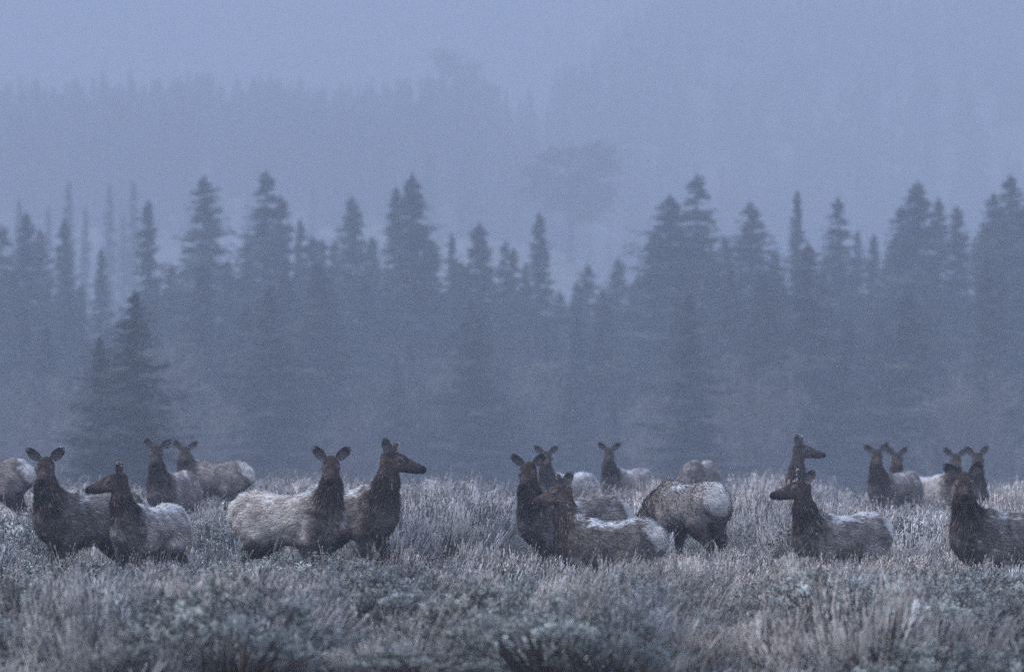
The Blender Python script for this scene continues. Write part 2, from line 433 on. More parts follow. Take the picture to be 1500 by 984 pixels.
def build_elk(e, seed):
    global eye_me
    rs = np.random.default_rng(seed)
    P, S = e['P'], e['S']
    h = e.get('vox', .0165)
    lo = np.min([np.minimum(p[0], p[1]) - max(*p[2], *p[3]) for p in P], 0) - 3 * h
    hi = np.max([np.maximum(p[0], p[1]) + max(*p[2], *p[3]) for p in P], 0) + 3 * h
    n = np.ceil((hi - lo) / h).astype(int) + 1
    Fv = np.full(n, .25)
    ax = [lo[i] + h * np.arange(n[i]) for i in range(3)]
    for p in P:
        r = max(*p[2], *p[3]) + p[5] + .03
        a = np.minimum(p[0], p[1]) - r; b = np.maximum(p[0], p[1]) + r
        i0 = np.maximum(((a - lo) / h).astype(int), 0); i1 = np.minimum(((b - lo) / h).astype(int) + 2, n)
        G = np.stack(np.meshgrid(*[ax[i][i0[i]:i1[i]] for i in range(3)], indexing='ij'), -1)
        val = seg_val(p, G.reshape(-1, 3)).reshape(G.shape[:3])
        sl = tuple(slice(i0[i], i1[i]) for i in range(3))
        A = Fv[sl]; k = p[5]
        hh = np.clip(.5 + .5 * (A - val) / k, 0, 1)
        Fv[sl] = A * (1 - hh) + val * hh - k * hh * (1 - hh)
    V, Q = surface_nets(Fv, lo, h)
    # uneven winter coat
    N = vert_normals(V, Q)
    d = {}
    for p in P:
        q = seg_val(p, V)
        d[p[6]] = np.minimum(d[p[6]], q) if p[6] in d else q
    lump = (noise3(V * [9, 9, 9] + seed * 7) - .5) * .020 + (noise3(V * 23 + seed * 3) - .5) * .010
    body_w = sstep(0, .03, d['head']) * sstep(.25, .6, V[:, 2])
    V = V + N * (lump * body_w)[:, None]
    # colours of the coat
    tone = e['tone']
    x, y, z = V.T
    nz = noise3(V * 5 + seed)[:, None]; nf = noise3(V * 26 + seed)[:, None]
    pale = np.array([.56, .495, .46]); dark = np.array([.080, .063, .056])
    body = dark * (1 - tone) + pale * tone
    col = np.tile(body, (len(V), 1)) * (.72 + .45 * nz) * (.75 + .5 * nf)
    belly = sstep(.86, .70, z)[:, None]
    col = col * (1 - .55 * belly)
    brown = np.array([.062, .044, .037])
    wn = (sstep(.16, -.02, d['neck'] - d['torso'] * .5 + (nf[:, 0] - .5) * .08) * sstep(.16, .50, x + .1 * (z - 1.1) + (nz[:, 0] - .5) * .12))[:, None]
    wn = wn * (.4 if e.get('graze') else 1)
    col = col * (1 - wn) + brown * e.get('face', 1.0) * (.45 + .7 * nz + .4 * nf) * wn
    wl = (sstep(.03, -.01, d['leg'] - d['torso']) * sstep(.85, .66, z))[:, None]
    col = col * (1 - wl) + np.array([.05, .038, .033]) * wl
    # rump patch: cream with a dark border
    rr = np.sqrt(((z - 1.14) / .20) ** 2 + (y / .165) ** 2) / e.get('patch', 1.0) + (nf[:, 0] - .5) * .35 + (nz[:, 0] - .5) * .3
    onr = sstep(-.44, -.56, x) * sstep(.80, .9, z)
    patch = (onr * sstep(1.12, .78, rr))[:, None]; bord = (onr * sstep(1.45, 1.15, rr) * (1 - patch[:, 0]))[:, None]
    col = col * (1 - .6 * bord) + brown * .6 * bord
    col = col * (1 - patch) + np.array([.70, .66, .61]) * (.8 + .35 * nf) * patch
    # head
    wh = sstep(.045, -.005, d['head'] - .6 * d['neck'])[:, None]
    rel = V - S['poll']; th = rel @ S['hd']; oh = rel @ S['v']; lh = rel @ S['u']
    hc = np.array([.078, .056, .048]) * e.get('face', 1.0) * (.7 + .6 * nf)
    brow = (sstep(.0, .05, oh) * sstep(.30, .2, th))[:, None]; hc = hc * (1 - .45 * brow)
    cheek = (sstep(.05, .08, np.abs(lh)) * sstep(.02, .10, th) * sstep(.30, .2, th) * sstep(.03, -.03, oh))[:, None]
    hc = hc * (1 + .9 * cheek)
    ed = np.sqrt((th - .150) ** 2 + (oh - .028) ** 2 + (np.abs(lh) - .0935) ** 2)
    hc = np.where((ed < .055)[:, None], np.array([.115, .088, .078]), hc)
    muz = sstep(.30, .36, th)[:, None]
    hc = hc * (1 - muz) + np.array([.050, .040, .038]) * muz
    chin = ((th > .39) & (oh < -.036) & (np.abs(lh) < .03))[:, None]
    hc = np.where(chin, np.array([.50, .47, .45]), hc)
    nose = (sstep(.405, .425, th) * sstep(-.036, -.026, oh))[:, None]
    hc = hc * (1 - nose) + np.array([.012, .011, .011]) * nose
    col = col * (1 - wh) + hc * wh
    # snow caught in the coat along the back
    up = sstep(.45, .9, N[:, 2]) * sstep(1.12, 1.30, z) * sstep(.03, .10, d['head'])
    sn = np.clip(up * (sstep(.62 - .42 * e['snow'], .80 - .3 * e['snow'], noise3(V * [7, 9, 9] + seed * 5) * .6 + nf[:, 0] * .4)), 0, 1)
    sn = (sn * min(1, .5 + e['snow']) * sstep(1.62, 1.5, z))[:, None]
    snow_c = np.array([.80, .82, .84])
    col = col * (1 - sn) + snow_c * sn
    # ears join the body mesh
    Vs, Qs, Cs = [V], [Q], [col]
    off = len(V); nb = len(V)
    ea = e.get('ear', (51, 51))
    for sgn, a, fw in zip((1, -1), ea, e.get('earf', (-.12, -.12))):
        v2, q2, c2 = make_ear(S, sgn, a + rs.uniform(-10, 8), rs, fw + rs.uniform(-.15, .15), .9 if abs(e.get('fh', 0)) > 45 else .12)
        Vs.append(v2); Qs.append(q2 + off); Cs.append(c2); off += len(v2)
    V, Q, col = np.concatenate(Vs), np.concatenate(Qs), np.concatenate(Cs)
    root = empty('elk', e['root'], e['rho'], (e['sz'],) * 3)
    tag(root, e['label'], 'elk', 'herd of elk in the sagebrush')
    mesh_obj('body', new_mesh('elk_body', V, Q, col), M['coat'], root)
    if not e.get('graze'):
        for sgn in (1, -1):
            if eye_me is None: eye_me = eye_mesh()
            o = mesh_obj('eye', eye_me, M['eye'], root)
            o.location = S['hp'](.150, .028, sgn * .0935)
    # fur strands
    N = vert_normals(V, Q)
    T = np.concatenate([Q[:, [0, 1, 2]], Q[:, [0, 2, 3]]])
    c = V[T].mean(1)
    ar = np.linalg.norm(np.cross(V[T[:, 1]] - V[T[:, 0]], V[T[:, 2]] - V[T[:, 0]]), axis=1) * .5
    ar = ar * np.where(c[:, 2] < .45, 0.1, 1)
    cnt = 16000 if h < .018 else 8000
    ti = rs.choice(len(T), cnt, p=ar / ar.sum())
    b = rs.random((cnt, 2)); fl = b.sum(1) > 1; b[fl] = 1 - b[fl]
    w = np.stack([1 - b.sum(1), b[:, 0], b[:, 1]], 1)
    pick = lambda A: (A[T[ti]] * w[:, :, None]).sum(1)
    p, nn, cc = pick(V), pick(N), pick(col)
    nn /= np.linalg.norm(nn, axis=1, keepdims=True) + 1e-9
    dn = np.min([seg_val(q, p) for q in P if q[6] == 'neck'], 0); dh = np.min([seg_val(q, p) for q in P if q[6] == 'head'], 0)
    dt = np.min([seg_val(q, p) for q in P if q[6] == 'torso'], 0)
    isear = (T[ti].max(1) >= nb)
    flow = np.tile([-1., 0, -.45], (cnt, 1)); ln = np.full(cnt, .050)
    mn = (dn < dt) & (~isear)
    nd = norm(S['n1'] - S['poll']); flow[mn] = nd + np.array([0, 0, -.2]); ln[mn] = .085
    ln = np.where(mn, ln * (.25 + .75 * sstep(.05, .22, dh)), ln)
    mh = (dh < dn) & (dh < .03); flow[mh] = -S['hd']; ln[mh] = .014
    ln[isear] = .016; flow[isear] = np.array([0, 0, .6])
    ln[(p[:, 2] < .6)] = .02
    flow = flow + rs.normal(0, .25, flow.shape)
    flow -= nn * (flow * nn).sum(1)[:, None]
    flow /= np.linalg.norm(flow, axis=1, keepdims=True) + 1e-9
    lift = rs.uniform(.15, .75, cnt)[:, None]
    dr = flow + nn * lift; dr /= np.linalg.norm(dr, axis=1, keepdims=True)
    ln = ln * rs.uniform(.6, 1.3, cnt)
    sd = np.cross(dr, nn); sd /= np.linalg.norm(sd, axis=1, keepdims=True) + 1e-9
    wd = (.0052 * rs.uniform(.6, 1.3, cnt))[:, None]
    wd[isear | mh] *= .5; wd[mn] *= 1.3
    SV = np.stack([p - sd * wd, p + sd * wd, p + dr * ln[:, None]], 1).reshape(-1, 3)
    SN = np.repeat(nn * .75 + dr * .15, 3, 0); SN /= np.linalg.norm(SN, axis=1, keepdims=True)
    bright = np.exp(rs.normal(0, .38, cnt) + 1.3 * (noise3(p * [14, 14, 9] + seed * 2) - .5))[:, None]
    bright[mn] = bright[mn] ** 1.35 * np.exp(rs.normal(0, .45, mn.sum()))[:, None] * .95
    base_c = np.minimum(cc * bright, .8)
    SC = np.stack([base_c * .85, base_c * .85, base_c * 1.5], 1).reshape(-1, 3)
    o = mesh_obj('fur', new_mesh('elk_fur', SV, np.arange(cnt * 3).reshape(-1, 3), SC, normals=SN), M['fur'], root)
    tag(o, kind='stuff')
    return root

for i, e in enumerate(ELK):
    build_elk(e, 11 + i)

# ------------------------------------------------------------------ sagebrush
def tri_leaves(base, axis, n, spread, lmin, lmax, wmin, wmax, rs, along):
    """n narrow leaves scattered along an axis of length `along`"""
    t = rs.random(n) ** .8
    pos = base + axis * (t * along)[:, None]
    rnd = rs.normal(0, 1, (n, 3)); rnd -= axis * (rnd @ axis)[:, None]; rnd /= np.linalg.norm(rnd, axis=1, keepdims=True)
    d = axis * 1.0 + rnd * (spread * rs.uniform(.5, 1.3, n))[:, None]; d /= np.linalg.norm(d, axis=1, keepdims=True)
    sd = np.cross(d, rs.normal(0, 1, (n, 3))); sd /= np.linalg.norm(sd, axis=1, keepdims=True)
    L = rs.uniform(lmin, lmax, n)[:, None]; W = rs.uniform(wmin, wmax, n)[:, None] * .5
    tip = pos + d * L
    return np.stack([pos - sd * W * .5, tip + sd * W, tip - sd * W], 1), t      # wedge leaf, wider at the tip

def tube(path, radii, k=4):
    path = np.asarray(path, float); V, Q = [], []
    for i, p in enumerate(path):
        w = norm(path[min(i + 1, len(path) - 1)] - path[max(i - 1, 0)])
        a = norm(np.cross(w, [.3, .9, .2])); b = np.cross(w, a)
        for j in range(k):
            th = 2 * math.pi * j / k
            V.append(p + (a * math.cos(th) + b * math.sin(th)) * radii[i])
    for i in range(len(path) - 1):
        for j in range(k):
            Q.append((i * k + j, i * k + (j + 1) % k, (i + 1) * k + (j + 1) % k, (i + 1) * k + j))
    return V, Q

def sage_proto(seed, kind):
    """kind 0: leafy blue-green; 1: feathery silver with upright shoots; 2: with many dry tan flower stalks"""
    rs = np.random.default_rng(seed)
    Rb, H = rs.uniform(.48, .60), 0.72
    nsh = 48
    lean = np.array([.16, .0, 0]) + rs.normal(0, .06, 3)
    TR, TC, SV, SQ = [], [], [], []
    lobes = [(rs.uniform(0, 6.28), rs.uniform(.75, 1.1)) for _ in range(5)]
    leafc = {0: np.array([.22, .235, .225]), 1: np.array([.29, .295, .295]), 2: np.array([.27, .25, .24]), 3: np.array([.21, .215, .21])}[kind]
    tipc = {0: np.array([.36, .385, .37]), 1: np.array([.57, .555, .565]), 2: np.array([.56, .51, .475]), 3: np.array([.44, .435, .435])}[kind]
    for i in range(nsh):
        az = rs.uniform(0, 2 * math.pi); el = math.acos(1 - rs.random() * .72)
        lob = 1.0
        for la, lr in lobes:
            dd = abs((az - la + math.pi) % (2 * math.pi) - math.pi)
            lob = max(lob * .93, lr * math.exp(-dd * dd * 1.4)) if dd < .8 else lob * .985
        r = rs.uniform(.5, 1.05) ** .6 * lob
        dirn = np.array([math.sin(el) * math.cos(az), math.sin(el) * math.sin(az), math.cos(el)])
        cen = np.array([dirn[0] * Rb * r, dirn[1] * Rb * r, .03 + dirn[2] * H * .80 * r])
        pup = norm(dirn * (.75 if kind == 0 else .42) + np.array([0, 0, 1.0]) + lean + rs.normal(0, .12, 3))
        tall = rs.uniform(.7, 1.35); gp_ = np.exp(rs.normal(0, .30))
        for q in range(8 if kind == 0 else 10):
            o_ = rs.normal(0, 1, 3) * (.050 if kind == 0 else .030); o_[2] *= .4
            up = norm(pup + o_ * (4 if kind == 0 else 2.0) + rs.normal(0, .045, 3))
            along = (rs.uniform(.07, .13) if kind == 0 else rs.uniform(.17, .32) * tall) * math.exp(-(o_ @ o_) * 60)
            end = cen + o_
            if kind == 0:
                tr, t = tri_leaves(end - up * along * .5, up, 20, .85, .018, .036, .006, .012, rs, along)
            else:
                tr, t = tri_leaves(end - up * along * .3, up, 17, .13, .025, .060, .0025, .0055, rs, along)
            g = gp_ * np.exp(rs.normal(0, .10)) * np.exp(rs.normal(0, .14, len(t)))
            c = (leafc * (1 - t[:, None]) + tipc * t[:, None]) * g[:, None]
            TR.append(tr); TC.append(np.repeat(c, 3, 0))
        mid = cen * .5 + np.array([0, 0, -.04]) + rs.normal(0, .03, 3)
        tv, tq = tube([np.array([0, 0, -.10]) + rs.normal(0, .03, 3), mid, cen], [.013, .008, .004])
        SQ += [tuple(a + len(SV) for a in q) for q in tq]; SV += tv
    ns = {0: 6, 1: 14, 2: 42, 3: 16}[kind]
    for i in range(ns):                        # last year's flower stalks
        az = rs.uniform(0, 2 * math.pi); rr = math.sqrt(rs.random()) * Rb * .9
        p = np.array([math.cos(az) * rr, math.sin(az) * rr, H * .80 * math.sqrt(max(.05, 1 - (rr / Rb) ** 2))])
        ax = norm(np.array([p[0] * .35, p[1] * .35, 1]) + lean + rs.normal(0, .10, 3)); L = rs.uniform(.14, .30)
        sd = norm(np.cross(ax, rs.normal(0, 1, 3)))
        stem = np.array([[p - sd * .002, p + sd * .002, p + ax * L]])
        tr, t = tri_leaves(p + ax * L * .35, ax, 14, .15, .015, .035, .002, .004, rs, L * .62)
        sc_ = np.array([.46, .41, .39]) if kind != 1 else np.array([.46, .44, .44])
        g = np.exp(rs.normal(0, .2))
        TR += [stem, tr]; TC += [np.repeat(sc_[None] * g * .8, 3, 0), np.repeat((sc_ * g)[None], 3 * len(t), 0)]
    TR = np.concatenate(TR); TC = np.concatenate(TC)
    V = TR.reshape(-1, 3)
    dome = V * [1, 1, .6] + [0, 0, .12]
    nrm = dome / np.linalg.norm(dome, axis=1, keepdims=True)
    fn = np.repeat(np.cross(TR[:, 1] - TR[:, 0], TR[:, 2] - TR[:, 0]), 3, 0); fn /= np.linalg.norm(fn, axis=1, keepdims=True) + 1e-12
    sg = np.sign((fn * nrm).sum(1)); fn *= sg[:, None]
    bad = sg[::3] < 0; TR[bad] = TR[bad][:, [0, 2, 1]]; V = TR.reshape(-1, 3)
    nrm = nrm * .55 + fn * .45; nrm /= np.linalg.norm(nrm, axis=1, keepdims=True) + 1e-9
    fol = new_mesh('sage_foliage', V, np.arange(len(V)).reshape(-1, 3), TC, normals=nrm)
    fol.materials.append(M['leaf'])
    SV = np.array(SV)
    st = new_mesh('sage_stems', SV, SQ, np.tile([.10, .082, .072], (len(SV), 1)))
    st.materials.append(M['wood'])
    # both in one, for the far mass
    return fol, st

KINDS = [0, 0, 0, 0, 1, 1, 1, 1, 2, 2, 2, 3, 3, 3]
SAGE = [sage_proto(100 + i, k) for i, k in enumerate(KINDS)]

# lowest photo row that the tops of plants standing nearer than `d` may reach, by column
LIMITS = [(-60, 40, 999, 722, 84), (50, 165, 999, 800, 60), (165, 255, 999, 798, 59), (205, 256, 999, 728, 82), (256, 290, 999, 700, 93), (290, 345, 999, 702, 93), (345, 385, 999, 706, 93),
          (325, 495, 999, 800, 61), (495, 612, 999, 786, 62), (740, 800, 999, 786, 64), (795, 990, 999, 798, 62), (820, 880, 999, 714, 97), (875, 940, 999, 699, 100),
          (945, 1080, 999, 786, 68), (1000, 1070, 999, 706, 98), (1110, 1310, 999, 798, 63), (1100, 1215, 999, 681, 87), (1258, 1335, 999, 722, 95), (1325, 1400, 999, 714, 98),
          (1400, 1450, 999, 722, 94), (1380, 1560, 999, 806, 58)]
SKY_PX = [-200, 0, 45, 100, 150, 200, 300, 380, 400, 430, 460, 520, 600, 640, 700, 740, 850, 940, 990, 1075, 1100, 1140, 1180, 1215, 1260, 1340, 1440, 1480, 1700]
SKY_Y = [735, 735, 712, 696, 704, 708, 702, 706, 688, 682, 690, 700, 696, 690, 690, 698, 706, 696, 694, 706, 684, 680, 688, 712, 722, 716, 714, 692, 688]

def spine_clear(x, y, r):
    for e in ELK:
        c, s_ = math.cos(e['rho']), math.sin(e['rho'])
        dx, dy = x - e['root'][0], y - e['root'][1]
        lx, ly = c * dx + s_ * dy, -s_ * dx + c * dy
        ex = max(-.85 - lx, 0, lx - (1.3 if e.get('graze') else .75))
        if math.hypot(ex, max(0, abs(ly) - .27)) < r: return False
    return True

def sage_spots():
    rs = np.random.default_rng(42); out = []
    y = 38.0
    while y < 116:
        half = y * .1 + 3.0
        step = 1.0 if y < 72 else 1.04
        x = -half + rs.uniform(0, step)
        while x < half:
            X, Y = x + rs.uniform(-.42, .42), y + rs.uniform(-.42, .42)
            out.append((X, Y)); x += step
        y += step * 1.05
    return rs, out

def grow_spots():
    rs, sp = sage_spots()
    xs = np.array([a for a, b in sp]); ys = np.array([b for a, b in sp]); zs = ground_z(xs, ys)
    patch = noise3(np.stack([xs * .40, ys * .24, xs * 0 + 7], 1)); gap = noise3(np.stack([xs * .8, ys * .5, xs * 0 + 21], 1))
    res = []
    for X, Y, Z, pt, gp in zip(xs, ys, zs, patch, gap):
        if gp < (.36 - .10 * min(1, max(0, (Y - 50) / 12)) if Y > 47 else .0): continue
        s = F_PX / Y; px = 750 + X * s
        far = max(0, min(1, (Y - 55) / 25))
        pk = rs.random()
        p0 = .50 * (1 - far) + .30 * far
        kind = 0 if pt * .6 + pk * .4 < p0 * .95 else (2 if pt > .62 and rs.random() < .45 else 1)
        if kind == 1 and rs.random() < .80 - .45 * far - .15 * (Y > 52): kind = 3
        hgt = (rs.uniform(.40, .62) if rs.random() < .58 - .36 * far else rs.uniform(.9, 1.22 + .2 * far)) * (.86 + .62 * pt) * (1.0 + .85 * far)
        wid = max(.95, hgt) * rs.uniform(1.05, 1.5)
        top = (.72 if kind == 0 else .86) * hgt
        ymin = float(np.interp(px, SKY_PX, SKY_Y)) + (rs.uniform(-14, 12) if Y > 82 else rs.uniform(-6, 30))
        zone = False
        for a, b, _, yl, dm in LIMITS:
            if a - .36 * wid * s < px < b + .36 * wid * s and Y < dm: ymin = max(ymin, yl + rs.uniform(-14, 16)); zone = zone or dm - 9 < Y
        maxz = HC - (ymin - YH) / s - Z
        if zone or (Y > 82 and rs.random() < .7):
            need = maxz / (top / hgt) * rs.uniform(.92, 1.05)
            if hgt < need < 1.9: top *= need / hgt; wid *= max(1, .8 * need / hgt); hgt = need
        if top > maxz:
            f = maxz / top
            if f < .22: continue
            hgt *= f; wid *= max(f, .85)
        if not spine_clear(X, Y, .34 * wid): continue
        res.append((X, Y, Z, kind, hgt, wid, rs.uniform(0, 6.28), px))
    return rs, res

rs, spots = grow_spots()
# tall bushes that stand out on the skyline: column, top row, px per metre, kind, width, label
SPECIAL = [
    (432, 672, 92, 1, 1.6, 'tall silvery sagebrush mound on the skyline behind the pale flanked elk'),
    (655, 676, 95, 1, 1.8, 'broad feathery sagebrush on the skyline beyond the elk with snowy withers'),
    (1128, 668, 90, 2, 1.6, 'tan topped sagebrush mound below the elk head in profile'),
    (1196, 690, 91, 1, 1.2, 'grey sagebrush growing up against the throat of the half hidden elk'),
    (1150, 672, 93, 1, 1.1, 'silver sagebrush standing before the chest of the half hidden elk'),
    (1172, 680, 96, 2, 1.1, 'tan sagebrush hiding the body below the lone elk head in profile'),
    (300, 722, 100, 3, 1.5, 'dense grey sagebrush mound between the small pale elk and the pale flanked elk'),
    (628, 712, 105, 1, 1.6, 'silver sagebrush mound just past the nose of the elk with snowy withers'),
    (690, 726, 112, 3, 1.7, 'wide dull grey sagebrush mound in the gap between the herd halves'),
    (1100, 714, 104, 3, 1.5, 'dull grey sagebrush mound beside the grazing white rumped elk'),
    (1345, 738, 110, 1, 1.6, 'silver sagebrush mound between the lifted nose elk and the big shaggy elk'),
    (1240, 722, 92, 2, 1.3, 'tan sagebrush mound behind the back of the lifted nose elk'),
    (18, 748, 108, 3, 1.5, 'grey sagebrush mound below the cropped elk rump'),
    (1490, 680, 96, 2, 1.6, 'tall tan sagebrush behind the back of the big shaggy elk'),
    (958, 682, 90, 2, 1.2, 'tan feathery sagebrush between the distant elk and the grazing elk'),
    (722, 680, 90, 1, 1.5, 'pale sagebrush just beyond the dark elk facing ahead'),
    (108, 694, 88, 1, 1.1, 'thin sagebrush crest above the back of the dark elk'),
    (548, 690, 93, 1, 1.2, 'low silvery sagebrush between the pale elk and the elk with snowy withers'),
]
for e_, nm in dict(B='the dark staring elk', C='the small pale elk', F='the pale flanked elk', G='the elk with snowy withers', H='the dark elk facing ahead', J='the elk with a white rump stripe', L='the grazing white rumped elk', N='the elk with lifted nose', U='the big shaggy elk').items():
    next(q for q in ELK if q['k'] == e_)['nm'] = nm
def nearest_elk(px):
    return min((e for e in ELK if 'nm' in e), key=lambda e: abs(e['px'] + (40 if e['k'] in 'JFH' else 0) * (-1 if e['k'] == 'F' else 1) - px))['nm']
def make_sage(X, Y, Z, v, hgt, wid, rz, label, group):
    root = empty('sagebrush', (X, Y, Z - .02), rz, (wid, wid, hgt))
    tag(root, label, 'bush', group)
    mesh_obj('foliage', SAGE[v][0], None, root); mesh_obj('stems', SAGE[v][1], None, root)
    return root
BYKIND = {k: [i for i, q in enumerate(KINDS) if q == k] for k in (0, 1, 2, 3)}
for px, ytop, s, kind, wid, lab in SPECIAL:
    X, Y = px_to_xy(px, s)
    Z = float(ground_z(X, Y)[0]); H = HC - (ytop - YH) / s - Z
    make_sage(X, Y, Z, random.choice(BYKIND[kind]), H / .88, wid, random.uniform(-.4, .4), lab, None)
LAB = {0: '%s blue green leafy sagebrush in front of %s', 1: '%s silvery feathery sagebrush in front of %s', 2: '%s sagebrush with tan flower stalks in front of %s', 3: '%s dull grey feathery sagebrush in front of %s'}
GRP = {0: 'leafy green sagebrush', 1: 'silvery sagebrush', 2: 'tan topped sagebrush', 3: 'dull grey sagebrush'}
vis = [q for q in spots if -10 < q[7] < 1510 and HC - q[2] < 0.062 * q[1] * 1.0 + 99]
vis.sort(key=lambda q: q[1])
near = [q for q in vis if YH + (HC - q[2] - q[4] * .75) * F_PX / q[1] < 975][:285]
nearset = set(id(q) for q in near)
for q in near:
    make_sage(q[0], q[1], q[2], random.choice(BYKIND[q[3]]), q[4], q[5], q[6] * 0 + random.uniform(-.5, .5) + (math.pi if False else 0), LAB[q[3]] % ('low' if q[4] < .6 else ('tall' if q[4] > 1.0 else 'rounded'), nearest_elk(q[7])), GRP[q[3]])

def instancer(name, protos, pts, kind_label):
    """one 'stuff' object: plants set on points with geometry nodes"""
    coll = bpy.data.collections.new(name + '_parts')
    for i, meshes in enumerate(protos):
        a = bpy.data.objects.new('%s_piece_%02d' % (name, i), meshes)
        coll.objects.link(a)
    me = bpy.data.meshes.new(name)
    pts = np.array(pts, float)                 # x y z idx rz sx sz
    me.vertices.add(len(pts)); me.vertices.foreach_set('co', pts[:, :3].astype(np.float32).ravel())
    at = me.attributes.new('idx', 'INT', 'POINT'); at.data.foreach_set('value', pts[:, 3].astype(np.int32))
    at = me.attributes.new('rotv', 'FLOAT_VECTOR', 'POINT'); v = np.zeros((len(pts), 3), np.float32); v[:, 2] = pts[:, 4]; at.data.foreach_set('vector', v.ravel())
    at = me.attributes.new('sclv', 'FLOAT_VECTOR', 'POINT'); v = np.stack([pts[:, 5], pts[:, 5], pts[:, 6]], 1).astype(np.float32); at.data.foreach_set('vector', v.ravel())
    o = link(bpy.data.objects.new(name, me))
    g = bpy.data.node_groups.new(name, 'GeometryNodeTree')
    g.interface.new_socket('Geometry', in_out='INPUT', socket_type='NodeSocketGeometry')
    g.interface.new_socket('Geometry', in_out='OUTPUT', socket_type='NodeSocketGeometry')
    ni, no = g.nodes.new('NodeGroupInput'), g.nodes.new('NodeGroupOutput')
    ci = g.nodes.new('GeometryNodeCollectionInfo'); ci.inputs[0].default_value = coll
    ci.inputs['Separate Children'].default_value = True; ci.inputs['Reset Children'].default_value = True
    ip = g.nodes.new('GeometryNodeInstanceOnPoints'); ip.inputs['Pick Instance'].default_value = True
    def attr(n, t):
        a = g.nodes.new('GeometryNodeInputNamedAttribute'); a.data_type = t; a.inputs[0].default_value = n; return a.outputs[0]
    g.links.new(ni.outputs[0], ip.inputs['Points']); g.links.new(ci.outputs[0], ip.inputs['Instance'])
    g.links.new(attr('idx', 'INT'), ip.inputs['Instance Index'])
    g.links.new(attr('rotv', 'FLOAT_VECTOR'), ip.inputs['Rotation']); g.links.new(attr('sclv', 'FLOAT_VECTOR'), ip.inputs['Scale'])
    g.links.new(ip.outputs[0], no.inputs[0])
    md = o.modifiers.new('scatter', 'NODES'); md.node_group = g
    tag(o, kind_label[0], kind_label[1], None, 'stuff')
    return o

far_pts = [(q[0], q[1], q[2] - .02, random.choice(BYKIND[q[3]]), random.uniform(-.5, .5), q[5], q[4]) for q in spots if id(q) not in nearset]
print('sage near', len(near), 'far', len(far_pts))
instancer('sagebrush_scrub', [a for a, b in SAGE], far_pts, ('dense silver grey sagebrush scrub covering the flat around the herd', 'scrub'))

# ------------------------------------------------------------------ dry grass
def grass_proto(seed, n, H, rad, lean):
    rs = np.random.default_rng(seed); TR, TC = [], []
    for i in range(n):
        az = rs.uniform(0, 6.28); rr = math.sqrt(rs.random()) * rad
        p = np.array([math.cos(az) * rr, math.sin(az) * rr, -.03])
        d = norm(np.array([math.cos(az) * .28 * rr / rad + lean, math.sin(az) * .28 * rr / rad, 1]) + rs.normal(0, .09, 3))
        L = H * rs.uniform(.6, 1.1); bend = np.array([rs.normal(.06, .06), rs.normal(0, .05), -.02]) * L
        sd = norm(np.cross(d, rs.normal(0, 1, 3))); w = rs.uniform(.0018, .0035)
        m = p + d * L * .55; t = p + d * L + bend
        g = np.array([.42, .37, .325]) * math.exp(rs.normal(0, .25))
        TR += [[p - sd * w, p + sd * w, m + sd * w], [p - sd * w, m + sd * w, m - sd * w], [m - sd * w, m + sd * w, t]]
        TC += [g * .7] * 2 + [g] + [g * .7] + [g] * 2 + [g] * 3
        ax = norm(t - m); L2 = np.linalg.norm(t - m) * .5
        tr, _ = tri_leaves(t - ax * L2, ax, 6, .2, .02, .05, .003, .006, rs, L2)
        TR += list(tr); TC += [g * 1.1] * (3 * len(tr))
    V = np.array(TR).reshape(-1, 3)
    nrm = np.tile([0, -.45, .9], (len(V), 1)) + rs.normal(0, .25, (len(V), 3)); nrm /= np.linalg.norm(nrm, axis=1, keepdims=True)
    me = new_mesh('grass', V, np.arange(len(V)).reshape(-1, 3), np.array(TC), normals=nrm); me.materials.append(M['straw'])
    return me
CLUMP = [grass_proto(300 + i, 260, .62, .42, .12) for i in range(3)]
STALK = [grass_proto(320 + i, 5, .88, .22, .16 + .08 * i) for i in range(4)]
for px, ytop, s, wid, lab in [
        (885, 890, 158, 1.15, 'large tan bunchgrass clump standing tall in the open foreground'),
        (655, 838, 146, .95, 'pinkish tan grass clump below the gap between elk'),
        (1360, 885, 156, .9, 'straw coloured grass tuft below the big shaggy elk'),
        (290, 830, 142, .8, 'pale grass tuft below the small pale elk'),
        (1240, 940, 168, .8, 'brownish trampled grass tuft in a dark gap of the scrub'),
        (120, 850, 148, .75, 'thin pale grass tuft below the dark elk staring ahead')]:
    X, Y = px_to_xy(px, s); Z = float(ground_z(X, Y)[0]); H = HC - (ytop - YH) / s - Z
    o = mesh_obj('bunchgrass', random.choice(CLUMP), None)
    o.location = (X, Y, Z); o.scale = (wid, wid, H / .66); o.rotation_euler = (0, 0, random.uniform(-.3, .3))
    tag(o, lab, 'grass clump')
gp = []
rs = np.random.default_rng(5)
for i in range(600):
    Y = 38 + 70 * rs.random() ** 1.3; X = rs.uniform(-1, 1) * (Y * .1 + 2)
    Z = float(ground_z(X, Y)[0]); s = F_PX / Y; px = 750 + X * s
    ymin = float(np.interp(px, SKY_PX, SKY_Y))
    for a, b, _, yl, dm in LIMITS:
        if a - 5 < px < b + 5 and Y < dm: ymin = max(ymin, yl - 22)
    h = min(rs.uniform(.75, 1.15), (HC - (ymin - YH) / s - Z) / .9)
    if h < .4 or not spine_clear(X, Y, .1): continue
    gp.append((X, Y, Z, rs.integers(0, 4), rs.uniform(-.6, .6), 1, h))
instancer('dry_grass', STALK, gp, ('thin dry grass stalks scattered through the sagebrush', 'grass'))

